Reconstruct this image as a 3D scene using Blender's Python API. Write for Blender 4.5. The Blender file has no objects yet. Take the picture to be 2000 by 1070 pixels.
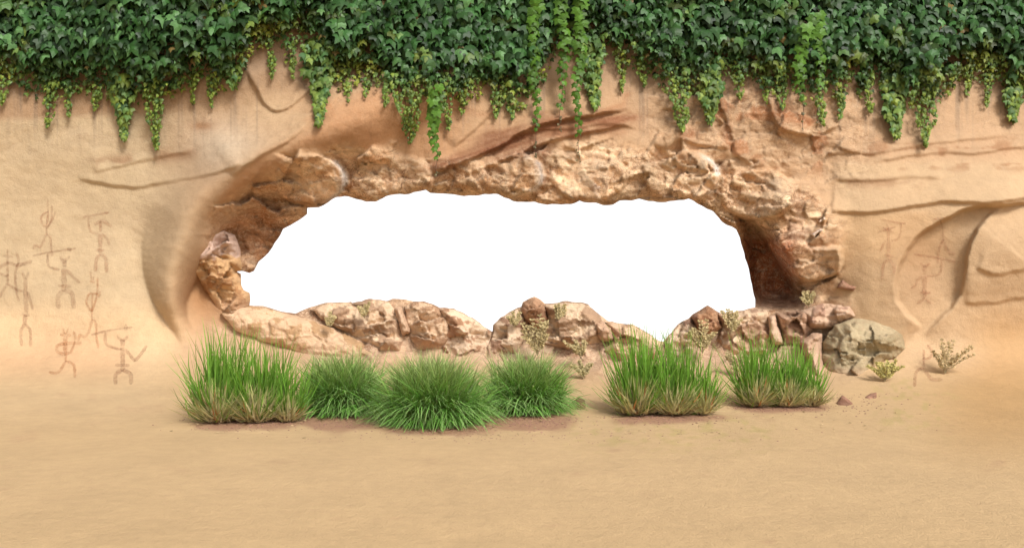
import bpy, math, random
import numpy as np
from mathutils import Vector
random.seed(7); rng = np.random.default_rng(7)
F = 1944.0; CH = 1.5; CX = 1000.0; CY = 535.0
scene = bpy.context.scene
COL = scene.collection
R = math.radians

# ------------------------------------------------------------------ helpers
def P3(px, py, d):
    px = np.asarray(px, float); py = np.asarray(py, float); d = np.asarray(d, float)
    return np.stack([(px-CX)/F*d, d+0*px, CH-(py-CY)/F*d], -1)
def lin(c):
    c = np.asarray(c, float)/255.0
    return np.where(c <= .04045, c/12.92, ((c+.055)/1.055)**2.4)
K = np.array([1.44,1.39,1.29])                                  # how bright a sunlit, sky-lit surface shows against its own colour
def alb(c): return lin(c)/K
def sstep(x, a, b):
    t = np.clip((np.asarray(x, float)-a)/(b-a), 0, 1); return t*t*(3-2*t)
def _h(ix, iy, s):
    v = np.sin(ix*127.1+iy*311.7+s*74.7)*43758.5453
    return v-np.floor(v)
def vnoise(x, y, s=0):
    ix = np.floor(x); iy = np.floor(y); fx = x-ix; fy = y-iy
    fx = fx*fx*(3-2*fx); fy = fy*fy*(3-2*fy)
    a = _h(ix, iy, s); b = _h(ix+1, iy, s); c = _h(ix, iy+1, s); d = _h(ix+1, iy+1, s)
    return (a*(1-fx)+b*fx)*(1-fy)+(c*(1-fx)+d*fx)*fy-.5
def fbm(x, y, s=0, o=4):
    r = 0; a = 1.0
    for k in range(o):
        r = r+a*vnoise(x*2**k, y*2**k, s+k*3.1); a *= .5
    return r
def facets(x, y, s=0):
    """fractured rock: every cell is a tilted plane; returns height and distance to the next crack"""
    ix = np.floor(x); iy = np.floor(y)
    b1 = np.full(np.shape(x), 9.0); b2 = b1.copy(); h = np.zeros(np.shape(x))
    for dx in (-1, 0, 1):
        for dy in (-1, 0, 1):
            cx = ix+dx; cy = iy+dy
            qx = cx+.1+.8*_h(cx, cy, s+1); qy = cy+.1+.8*_h(cx, cy, s+2)
            d = np.hypot(x-qx, y-qy)
            hh = (_h(cx, cy, s+3)-.5)*.8+(x-qx)*(_h(cx, cy, s+4)-.5)*1.6+(y-qy)*(_h(cx, cy, s+5)-.75)*1.6
            near = d < b1
            b2 = np.where(near, b1, np.minimum(b2, d)); h = np.where(near, hh, h); b1 = np.where(near, d, b1)
    return h, b2-b1
def polydist(px, py, pts, closed=False):
    """distance, nearest point, side sign and position along (0..1) of a polyline"""
    pts = np.asarray(pts, float); n = len(pts); m = n if closed else n-1
    best = np.full(px.shape, 1e9); nx = np.zeros(px.shape); ny = nx.copy(); sd = nx.copy(); al = nx.copy()
    for i in range(m):
        a = pts[i]; b = pts[(i+1) % n]; v = b-a; L = max(v@v, 1e-9)
        t = np.clip(((px-a[0])*v[0]+(py-a[1])*v[1])/L, 0, 1)
        qx = a[0]+t*v[0]; qy = a[1]+t*v[1]; d = np.hypot(px-qx, py-qy)
        k = d < best
        best = np.where(k, d, best); nx = np.where(k, qx, nx); ny = np.where(k, qy, ny)
        sd = np.where(k, np.sign(v[0]*(py-a[1])-v[1]*(px-a[0])), sd); al = np.where(k, (i+t)/m, al)
    return best, nx, ny, sd, al
def inside(px, py, pts):
    r = np.zeros(px.shape, bool); n = len(pts)
    for i in range(n):
        x0, y0 = pts[i]; x1, y1 = pts[(i+1) % n]
        if y0 == y1: continue
        c = ((y0 > py) != (y1 > py)) & (px < (x1-x0)*(py-y0)/(y1-y0)+x0)
        r ^= c
    return r
def roughen(pts, amp, seg=9, s=1):
    """breaks a traced line into the small nicks of broken rock"""
    pts = np.asarray(pts, float); out = []
    for i in range(len(pts)):
        a = pts[i]; b = pts[(i+1) % len(pts)]; L = np.hypot(*(b-a)); n = max(1, int(L/seg))
        for k in range(n):
            q = a+(b-a)*k/n; nn = np.array([-(b-a)[1], (b-a)[0]])/max(L, 1e-6)
            out.append(q+nn*amp*(0 if k == 0 else float(_h(np.float64(i*17+k), np.float64(s), 3))-.5)*2)
    return np.array(out)

def make_mesh(name, V, Fc, mat, parent=None, col=None, smooth=True, extra=None, loc=None):
    V = np.asarray(V, float)
    if loc is not None: V = V-np.asarray(loc)
    me = bpy.data.meshes.new(name)
    Fc = np.asarray(Fc); k = Fc.shape[1]
    me.vertices.add(len(V)); me.vertices.foreach_set('co', V.astype(np.float32).ravel())
    me.loops.add(Fc.size); me.loops.foreach_set('vertex_index', Fc.astype(np.int32).ravel())
    me.polygons.add(len(Fc)); me.polygons.foreach_set('loop_start', np.arange(0, Fc.size, k, dtype=np.int32))
    me.polygons.foreach_set('loop_total', np.full(len(Fc), k, dtype=np.int32))
    me.polygons.foreach_set('use_smooth', np.full(len(Fc), smooth))
    me.update(calc_edges=True); me.validate()
    if col is not None:
        a = me.attributes.new('Col', 'FLOAT_COLOR', 'POINT')
        c = np.ones((len(V), 4), np.float32); c[:, :3] = col
        a.data.foreach_set('color', c.ravel())
    for nme, arr in (extra or {}).items():
        a = me.attributes.new(nme, 'FLOAT', 'POINT'); a.data.foreach_set('value', np.asarray(arr, np.float32).ravel())
    me.materials.append(mat)
    o = bpy.data.objects.new(name, me); COL.objects.link(o)
    if parent is not None: o.parent = parent
    if loc is not None: o.location = loc
    return o
def tag(o, label=None, cat=None, group=None, kind=None):
    for k, v in (('label', label), ('category', cat), ('group', group), ('kind', kind)):
        if v: o[k] = v
    return o
def empty(name, loc):
    o = bpy.data.objects.new(name, None); COL.objects.link(o); o.location = loc; o.empty_display_size = .1; return o

# ------------------------------------------------------------------ materials
def new_mat(name):
    m = bpy.data.materials.new(name); m.use_nodes = True; nt = m.node_tree; nt.nodes.clear()
    out = nt.nodes.new('ShaderNodeOutputMaterial'); return m, nt, out
def N(nt, t, **kw):
    n = nt.nodes.new(t)
    for k, v in kw.items():
        if hasattr(n, k): setattr(n, k, v)
        else: n.inputs[k.replace('_', ' ')].default_value = v
    return n
def noise(nt, vec, scale, detail=5, rough=.55, dist=0):
    n = N(nt, 'ShaderNodeTexNoise'); nt.links.new(vec, n.inputs['Vector'])
    n.inputs['Scale'].default_value = scale; n.inputs['Detail'].default_value = detail
    n.inputs['Roughness'].default_value = rough; n.inputs['Distortion'].default_value = dist; return n.outputs['Fac']
def mathn(nt, op, a, b=None, c=None, clamp=False):
    n = N(nt, 'ShaderNodeMath', operation=op); n.use_clamp = clamp
    for i, v in enumerate((a, b, c)):
        if v is None: continue
        if isinstance(v, (int, float)): n.inputs[i].default_value = v
        else: nt.links.new(v, n.inputs[i])
    return n.outputs[0]
def mixc(nt, fac, a, b, mode='MIX'):
    n = N(nt, 'ShaderNodeMix', data_type='RGBA', blend_type=mode)
    for s, v in ((0, fac), (6, a), (7, b)):
        if isinstance(v, (int, float)): n.inputs[s].default_value = v
        elif isinstance(v, (tuple, list, np.ndarray)): n.inputs[s].default_value = (*[float(q) for q in v[:3]], 1)
        else: nt.links.new(v, n.inputs[s])
    return n.outputs[2]
def maprange(nt, v, a, b, c=0., d=1.):
    n = N(nt, 'ShaderNodeMapRange'); nt.links.new(v, n.inputs[0])
    for i, q in enumerate((a, b, c, d)): n.inputs[i+1].default_value = q
    return n.outputs[0]
def stretch(nt, vec, s):
    n = N(nt, 'ShaderNodeVectorMath', operation='MULTIPLY'); nt.links.new(vec, n.inputs[0]); n.inputs[1].default_value = s; return n.outputs[0]

def rock_material(name, bump_scale=1.0):
    m, nt, out = new_mat(name); L = nt.links
    pos = N(nt, 'ShaderNodeNewGeometry').outputs['Position']
    col = N(nt, 'ShaderNodeAttribute', attribute_name='Col').outputs['Color']
    rk = N(nt, 'ShaderNodeAttribute', attribute_name='rocky').outputs['Fac']
    n1 = noise(nt, pos, 1.6, 6, .6); n2 = noise(nt, pos, 9, 6, .65); n3 = noise(nt, pos, 70, 3, .6)
    n4 = noise(nt, stretch(nt, pos, (1, 1, 3.2)), 3.2, 8, .62, .8)
    # overall mottling of the sandstone
    f = mathn(nt, 'ADD', maprange(nt, n1, .3, .7, .94, 1.06), maprange(nt, n2, .25, .75, -.07, .07))
    f = mathn(nt, 'ADD', f, maprange(nt, n3, .25, .75, -.05, .05))
    hs = N(nt, 'ShaderNodeVectorMath', operation='SCALE'); L.new(col, hs.inputs[0]); L.new(f, hs.inputs['Scale'])
    c = hs.outputs[0]
    # bedding, marbled filaments and mineral bands, strong only where the rock is broken
    band = mathn(nt, 'MULTIPLY', maprange(nt, n4, .52, .70), mathn(nt, 'ADD', mathn(nt, 'MULTIPLY', rk, .6), .02))
    c = mixc(nt, band, c, alb((150, 100, 58)))
    def filament(vec, sc_, dist, wdt):
        q = noise(nt, vec, sc_, 5, .6, dist); return maprange(nt, mathn(nt, 'ABSOLUTE', mathn(nt, 'SUBTRACT', q, .5)), 0, wdt, 1., 0.)
    p1 = mathn(nt, 'MULTIPLY', filament(pos, 7.0, 1.6, .045), maprange(nt, n2, .4, .6, .1, 1))
    c = mixc(nt, mathn(nt, 'MULTIPLY', p1, mathn(nt, 'MULTIPLY', rk, .85)), c, alb((236, 204, 166)))
    p2 = mathn(nt, 'MULTIPLY', filament(stretch(nt, pos, (1, 1, 1.6)), 6.5, 1.8, .035), maprange(nt, n1, .35, .6, .2, 1))
    c = mixc(nt, mathn(nt, 'MULTIPLY', p2, mathn(nt, 'MULTIPLY', rk, .9)), c, alb((146, 94, 52)))
    pale = mathn(nt, 'MULTIPLY', maprange(nt, noise(nt, pos, 4.4, 7, .66, 1.2), .55, .68), mathn(nt, 'MULTIPLY', rk, .6))
    c = mixc(nt, pale, c, alb((228, 194, 156)))
    # chipped faces: angular patches with their own tone
    def chips(sc_, wmp, st_):
        w2 = N(nt, 'ShaderNodeVectorMath', operation='ADD'); n2_ = N(nt, 'ShaderNodeTexNoise'); L.new(pos, n2_.inputs['Vector']); n2_.inputs['Scale'].default_value = sc_*.6; n2_.inputs['Detail'].default_value = 4
        s2_ = N(nt, 'ShaderNodeVectorMath', operation='SCALE'); L.new(n2_.outputs['Color'], s2_.inputs[0]); s2_.inputs['Scale'].default_value = wmp
        L.new(stretch(nt, pos, st_), w2.inputs[0]); L.new(s2_.outputs[0], w2.inputs[1])
        vv = N(nt, 'ShaderNodeTexVoronoi'); vv.inputs['Scale'].default_value = sc_; L.new(w2.outputs[0], vv.inputs['Vector'])
        sp = N(nt, 'ShaderNodeSeparateColor'); L.new(vv.outputs['Color'], sp.inputs[0]); return sp.outputs[0], vv.outputs['Distance']
    ch1, cd1 = chips(3.2, .45, (1, 1, 2.1)); ch2, cd2 = chips(9, .2, (1.6, 1, 1))
    cf = mathn(nt, 'ADD', maprange(nt, ch1, 0, 1, -.16, .24), maprange(nt, ch2, 0, 1, -.10, .16))
    cf = mathn(nt, 'ADD', 1.0, mathn(nt, 'MULTIPLY', cf, rk))
    hc = N(nt, 'ShaderNodeVectorMath', operation='SCALE'); L.new(c, hc.inputs[0]); L.new(cf, hc.inputs['Scale']); c = hc.outputs[0]
    # thin rusty veins
    v = N(nt, 'ShaderNodeTexVoronoi', feature='DISTANCE_TO_EDGE'); v.inputs['Scale'].default_value = 2.0
    wob = N(nt, 'ShaderNodeVectorMath', operation='ADD'); nn = N(nt, 'ShaderNodeTexNoise'); L.new(pos, nn.inputs['Vector']); nn.inputs['Scale'].default_value = 2.6; nn.inputs['Detail'].default_value = 6
    sc = N(nt, 'ShaderNodeVectorMath', operation='SCALE'); L.new(nn.outputs['Color'], sc.inputs[0]); sc.inputs['Scale'].default_value = 1.1
    L.new(pos, wob.inputs[0]); L.new(sc.outputs[0], wob.inputs[1]); L.new(wob.outputs[0], v.inputs['Vector'])
    crack = maprange(nt, v.outputs['Distance'], 0, .022, 1., 0.)
    crackm = mathn(nt, 'MULTIPLY', crack, mathn(nt, 'MULTIPLY', rk, maprange(nt, n1, .45, .62, 0., .6)))
    c = mixc(nt, crackm, c, alb((120, 66, 32)))
    bs = N(nt, 'ShaderNodeBsdfPrincipled'); L.new(c, bs.inputs['Base Color']); bs.inputs['Roughness'].default_value = .88
    bs.inputs['Specular IOR Level'].default_value = .25
    pit = noise(nt, pos, 26, 6, .7)
    # relief: grain everywhere, broken texture where rocky
    h = mathn(nt, 'MULTIPLY', n3, .006*bump_scale)
    h = mathn(nt, 'ADD', h, mathn(nt, 'MULTIPLY', n2, .016*bump_scale))
    h = mathn(nt, 'ADD', h, mathn(nt, 'MULTIPLY', maprange(nt, pit, .3, .55, 0, 1), .0022))
    big = noise(nt, stretch(nt, pos, (1, 1, 1.7)), 7, 9, .68, .9)
    h = mathn(nt, 'ADD', h, mathn(nt, 'MULTIPLY', big, mathn(nt, 'MULTIPLY', rk, .040*bump_scale)))
    chh = mathn(nt, 'ADD', mathn(nt, 'MULTIPLY', ch1, .06), mathn(nt, 'MULTIPLY', ch2, .03))
    chh = mathn(nt, 'SUBTRACT', chh, mathn(nt, 'MULTIPLY', cd1, .05))
    h = mathn(nt, 'ADD', h, mathn(nt, 'MULTIPLY', chh, rk))
    h = mathn(nt, 'SUBTRACT', h, mathn(nt, 'MULTIPLY', crackm, .015))
    b = N(nt, 'ShaderNodeBump'); b.inputs['Strength'].default_value = .9; b.inputs['Distance'].default_value = 1.0
    L.new(h, b.inputs['Height']); L.new(b.outputs[0], bs.inputs['Normal'])
    L.new(bs.outputs[0], out.inputs[0]); return m
def leaf_material(name, rough=.45, trans=.25, spec=.5, vein=0.0):
    m, nt, out = new_mat(name); L = nt.links
    pos = N(nt, 'ShaderNodeNewGeometry').outputs['Position']
    col = N(nt, 'ShaderNodeAttribute', attribute_name='Col').outputs['Color']
    f = maprange(nt, noise(nt, pos, 35, 3, .6), .3, .7, .82, 1.18)
    hs = N(nt, 'ShaderNodeVectorMath', operation='SCALE'); L.new(col, hs.inputs[0]); L.new(f, hs.inputs['Scale'])
    bs = N(nt, 'ShaderNodeBsdfPrincipled'); L.new(hs.outputs[0], bs.inputs['Base Color'])
    bs.inputs['Roughness'].default_value = rough; bs.inputs['Specular IOR Level'].default_value = spec
    tr = N(nt, 'ShaderNodeBsdfTranslucent'); tc = mixc(nt, .35, hs.outputs[0], (.35, .45, .05)); L.new(tc, tr.inputs[0])
    mx = N(nt, 'ShaderNodeMixShader'); mx.inputs[0].default_value = trans
    L.new(bs.outputs[0], mx.inputs[1]); L.new(tr.outputs[0], mx.inputs[2]); L.new(mx.outputs[0], out.inputs[0]); return m
def plain(name, c, rough=.8):
    m, nt, out = new_mat(name); pos = N(nt, 'ShaderNodeNewGeometry').outputs['Position']
    f = maprange(nt, noise(nt, pos, 30, 4, .6), .3, .7, 0, .5)
    bs = N(nt, 'ShaderNodeBsdfPrincipled'); nt.links.new(mixc(nt, f, c, [q*.5 for q in c]), bs.inputs['Base Color'])
    bs.inputs['Roughness'].default_value = rough; nt.links.new(bs.outputs[0], out.inputs[0]); return m
def pigment(name, c, op):
    m, nt, out = new_mat(name); L = nt.links; pos = N(nt, 'ShaderNodeNewGeometry').outputs['Position']
    bs = N(nt, 'ShaderNodeBsdfPrincipled'); bs.inputs['Base Color'].default_value = (*[float(q) for q in alb(c)], 1); bs.inputs['Roughness'].default_value = .95
    bs.inputs['Specular IOR Level'].default_value = 0
    tr = N(nt, 'ShaderNodeBsdfTransparent'); mx = N(nt, 'ShaderNodeMixShader')
    a = maprange(nt, noise(nt, pos, 55, 4, .7), .36, .56, .15*op, op)
    a = mathn(nt, 'MULTIPLY', a, maprange(nt, noise(nt, pos, 6, 3, .6), .35, .6, .5, 1))
    L.new(a, mx.inputs[0]); L.new(tr.outputs[0], mx.inputs[1]); L.new(bs.outputs[0], mx.inputs[2]); L.new(mx.outputs[0], out.inputs[0]); return m

M_CLIFF = rock_material('sandstone'); M_BOULDER = rock_material('boulder_stone', 1.1)
M_IVY = leaf_material('ivy_leaf', .48, .10, .26); M_VINE = leaf_material('young_ivy_leaf', .45, .25, .25)
M_GRASS = leaf_material('grass_blade', .5, .35, .3); M_DRY = leaf_material('dry_weed', .8, .35, .1)
M_STEM = plain('vine_stem', (.11, .055, .035))
M_SOIL = plain('pebble', tuple(alb((178, 132, 108))), .9)

# ------------------------------------------------------------------ the hole in the cliff (traced in the photograph)
HOLE = [(600,418),(600,406),(623,405),(640,396),(657,385),(681,384),(696,389),(715,394),(734,394),(748,387),(763,381),(800,379),(818,374),(832,371),(840,377),(876,379),(897,382),(935,382),(947,379),(972,379),(985,386),(1002,393),(1044,394),(1069,400),(1115,399),(1132,392),(1149,396),(1164,396),(1178,401),(1197,400),(1210,392),(1233,392),(1248,388),(1267,393),(1300,395),(1326,391),(1345,388),(1354,392),(1371,402),(1392,412),(1401,422),(1410,433),(1438,448),(1445,464),(1451,486),(1455,504),(1462,523),(1466,546),(1470,565),(1475,584),(1475,600),(1452,606),(1431,610),(1406,611),(1392,602),(1382,596),(1368,605),(1352,614),(1345,622),(1324,633),(1312,649),(1300,661),(1296,667),(1284,665),(1267,651),(1248,640),(1235,633),(1212,631),(1187,627),(1172,615),(1157,605),(1149,594),(1136,590),(1099,588),(1090,591),(1065,593),(1054,584),(1044,579),(1035,582),(1021,590),(1018,599),(1010,601),(993,610),(977,620),(963,634),(962,648),(945,638),(937,630),(909,613),(886,602),(859,601),(846,594),(827,588),(800,587),(782,584),(767,583),(756,588),(741,585),(722,583),(705,589),(689,595),(687,589),(668,590),(636,591),(625,594),(605,600),(590,606),(578,612),(562,610),(539,605),(524,600),(504,597),(487,596),(488,572),(475,566),(471,556),(471,535),(461,530),(474,529),(487,533),(496,529),(505,511),(517,501),(532,483),(548,458),(553,447),(567,440),(584,430)]
HOLE = roughen(HOLE, 1.3, 8)
INNER = [(350,612),(358,570),(372,520),(398,472),(432,430),(445,405),(490,352),(540,325),(600,306),(680,290),(745,288),(800,300),(850,330)]
LIP = [(372,668),(346,622),(334,580),(336,530),(350,478),(375,415),(440,350),(520,305),(610,265),(700,225),(790,190),(880,150)]
ROCK = [(455,640),(432,585),(425,520),(415,460),(435,415),(495,350),(560,318),(640,300),(700,288),(780,300),(840,330),(900,330),(1000,300),(1060,285),(1150,262),(1230,300),(1320,282),(1400,300),(1500,335),(1600,385),(1630,430),(1635,530),(1590,580),(1640,600),(1660,640),(1640,690),(1560,700),(1400,700),(1250,705),(1100,715),(950,710),(880,700),(760,700),(640,690),(540,650),(430,640)]

def smooth(p, n=5):
    p = np.asarray(p, float); o = []
    for i in range(len(p)-1):
        a = p[max(i-1, 0)]; b = p[i]; c = p[i+1]; d = p[min(i+2, len(p)-1)]
        for k in range(n):
            t = k/n; o.append(.5*((2*b)+(-a+c)*t+(2*a-5*b+4*c-d)*t*t+(-a+3*b-3*c+d)*t**3))
    return np.array(o+[p[-1]])
def ledge(px, py, pts, amp, width, up=1, fade=.12):
    """a raised sheet of rock that ends in a sharp edge along pts and dies away behind it"""
    d, _, _, s, al = polydist(px, py, smooth(pts, 4))
    wv = .8+.35*sstep(fbm(px/190, py/160, 78, 2), -.4, .4)
    q = d*s*(-up)+3.2*fbm(px/20, py/14, 77, 4)*np.exp(-d/12); e = sstep(al, 0, fade)*sstep(1-al, 0, fade); m = np.maximum(q, 0)
    return amp*np.exp(-m/width)*np.exp(-(m/(width*2.2))**2)*sstep(q, -6, 2)*sstep(-d, -width*5, 0)*e*wv
def ridge(px, py, pts, amp, width, fade=.1):
    d, _, _, s, al = polydist(px, py, smooth(pts, 4)); e = sstep(al, 0, fade)*sstep(1-al, 0, fade)
    return amp*np.exp(-(d/width)**2)*e

RIGHT_S = [(2050,388),(1960,400),(1900,405),(1850,425),(1800,455),(1765,500),(1748,550),(1752,590),(1775,618),(1800,640)]
RIGHT_S2 = [(1960,402),(1915,440),(1893,490),(1885,545),(1868,590),(1830,630),(1800,655)]
def relief(px, py, holed):
    """metres towards the viewer, as a function of where on the cliff face"""
    r = .9*fbm(px/520, py/420, 11, 2)*.5+.06*fbm(px/160+py/300, py/100, 12, 2)+.012*fbm(px/26+9, py/20, 13, 3)
    r += .45*sstep(-py, -330, -60)*0 - .0*px
    r -= .25*sstep(-py, -400, 100)                                   # leans back towards the top
    # great smooth lip around the left of the cave
    d, _, _, s, al = polydist(px, py, smooth(LIP))
    w = 18+52*sstep(al, .04, .42)+20*al
    mxl = sstep(al, .18, .45)
    r += .46*(np.maximum(1-(d/w)**2, 0)**.9*(1-mxl)+1.35*np.exp(-(d/(w*.72))**2)*mxl)*sstep(al, -.02, .20)*(1-.55*sstep(al, .7, 1))
    # cavity behind the lip
    dI, _, _, sI, aI = polydist(px, py, INNER)
    inR = inside(px, py, ROCK); dR = polydist(px, py, ROCK, True)[0]; sR = np.where(inR, dR, -dR)
    rocky = sstep(sR+26*fbm(px/45, py/35, 23, 3), -30, 30)
    r -= .14*sstep(sR, -10, 55)*sstep(-px, -1150, -820)*sstep(-py, -640, -590)
    r -= .08*sstep(sR, -10, 60)*sstep(px, 820, 1150)*sstep(-py, -600, -560)
    r -= .45*np.exp(-((px-500)/75)**2-((py-485)/62)**2)               # dark left hollow
    r -= .34*np.exp(-((px-395)/45)**2-((py-565)/60)**2)
    # right recess and the outcrop over it
    rec = [(1440,425),(1475,430),(1510,455),(1535,500),(1560,545),(1590,580),(1560,604),(1475,606),(1450,560)]
    inn = inside(px, py, rec); dr = polydist(px, py, rec, True)[0]
    r -= .85*sstep(np.where(inn, dr, -dr), -8, 30)
    r += .38*np.exp(-(((px-1560)/75)**2+((py-445)/80)**2)**1.6)
    r += ledge(px, py, [(1500,470),(1530,520),(1580,545),(1635,530),(1640,480)], .3, 60, 1, .05)*1
    # scalloped lobes above the hole, sharp on their right side
    for (x, y, a) in ((600,350,.9),(985,340,1),(1330,345,1),(770,350,.5),(1150,345,.6),(1480,380,.8),(880,350,.4)):
        u = (px-x)/78; v = (py-y)/52; q = u*u+v*v
        edge = sstep(1.0-q, 0, .25)
        r += .32*a*edge*(.15+.85*sstep(u+.5*v, -1, .9))*rocky
    # fractured rock
    wx = px+14*fbm(px/60, py/60, 21, 3); wy = py+14*fbm(px/60+7, py/60+3, 22, 3)
    h1, c1 = facets(wx/62+wy/190, wy/44, 3); h2, c2 = facets(wx/24-wy/70, wy/17, 5); h3, c3 = facets(wx/10, wy/8+wx/30, 8)
    up = sstep(-py, -600, -560)
    r += rocky*((.17*h1+.055*h2+.010*h3)-.018*(1-sstep(c1, 0, .10))*sstep(fbm(px/70, py/70, 24, 2), -.1, .2))*(.45+.55*up)+rocky*.025*fbm(px/34+py/60, py/26-px/80, 25, 4)
    # dark sweeping ledge above the middle
    SW = [(835,338),(900,318),(975,285),(1040,248),(1130,228),(1235,212)]
    r += ledge(px, py, SW, .16, 60, 1); r += ledge(px, py, [(900,345),(990,310),(1060,280),(1130,262),(1230,240)], .10, 28, 1)
    r += ledge(px, py, [(880,290),(930,250),(955,225),(990,190)], .06, 40, 1)
    r += ledge(px, py, [(1010,268),(1060,252),(1120,250),(1180,240),(1250,250)], .06, 22, 1)
    # beds on the left
    r += ledge(px, py, [(150,345),(200,358),(270,364),(340,352),(420,338),(480,318)], .045, 70, 1)
    r += ledge(px, py, [(180,335),(225,325),(300,308),(380,293)], .03, 26, 1)
    r += ledge(px, py, [(480,130),(520,205),(560,212),(610,170)], .07, 80, 1)
    r += ledge(px, py, [(450,345),(500,310),(560,275),(610,235),(680,170)], .05, 80, 1)
    r += .14*np.exp(-((px-440)/90)**2-((py-285)/45)**2)
    # beds on the right
    r += ledge(px, py, [(1630,350),(1700,352),(1770,345),(1845,347)], .04, 26, 1)
    r += ledge(px, py, [(1620,411),(1700,414),(1780,402),(1850,392),(1930,395),(2010,385),(2300,360)], .075, 60, 1, .03)
    r += ledge(px, py, [(1700,318),(1770,305),(1850,296),(1900,300),(1960,290),(2050,285)], .05, 30, 1)
    r += ledge(px, py, [(1620,285),(1700,300),(1760,290),(1830,278),(1990,262)], .05, 20, 1)
    r += ledge(px, py, RIGHT_S, .20, 130, -1, .10)
    r += ledge(px, py, RIGHT_S2, .12, 110, 1, .2)
    r -= .10*np.exp(-((px-1830)/60)**2-((py-520)/80)**2)
    r += ledge(px, py, [(1905,520),(1950,535),(2000,525),(2080,510)], .04, 36, 1)
    r += ledge(px, py, [(1880,590),(1940,590),(2000,580),(2100,570)], .045, 90, 1)
    r += ledge(px, py, [(1400,185),(1425,250),(1440,300),(1470,320)], .06, 40, 1)
    r += ledge(px, py, [(1500,180),(1512,235),(1545,258),(1600,262),(1640,240)], .10, 40, 1)
    r += ledge(px, py, [(1300,300),(1325,270),(1375,285),(1430,290)], .09, 30, 1)
    hb = sstep(px, 1230, 1330)*sstep(-px, -1720, -1600)*sstep(py, 150, 210)*sstep(-py, -420, -300)
    r += hb*(.09*h1+.03*h2)
    r += .16*np.exp(-((px-1690)/70)**2-((py-480)/130)**2)+.20*np.exp(-((px-1990)/85)**2-((py-470)/85)**2)
    # outer crease left of the lip, and the soft fold below
    r -= ridge(px, py, [(320,400),(292,450),(282,510),(296,565),(335,615),(365,665)], .10, 34, .3)
    # low rocky foot
    ft = sstep(py, 640, 700)*sstep(px, 380, 520)*sstep(-px, -1760, -1650)*sstep(-py, -790, -720)
    r += ft*(.10*h1+.035*h2)
    # dark wedge in the hill behind the slab, and rounding of the rim
    r -= .10*np.exp(-np.maximum(holed, 0)/8.0)*sstep(-py, -560, -540)
    r -= .06*np.exp(-np.maximum(holed, 0)/7.0)
    return r, rocky, (h1, c1, h2, c2)

def foot(px, py, d):
    a = F*CH/d; b = np.asarray(py, float)-CY; k = 130.0          # nearness of the face and of the flat sand
    h = np.maximum(k-np.abs(a-b), 0)/k
    o = F*CH/(np.maximum(a, b)+h**3*k/6)
    return o+.07*sstep((b-a)/k, .45, .95)+.5*sstep((b-a)/k, .95, 1.15)

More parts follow.
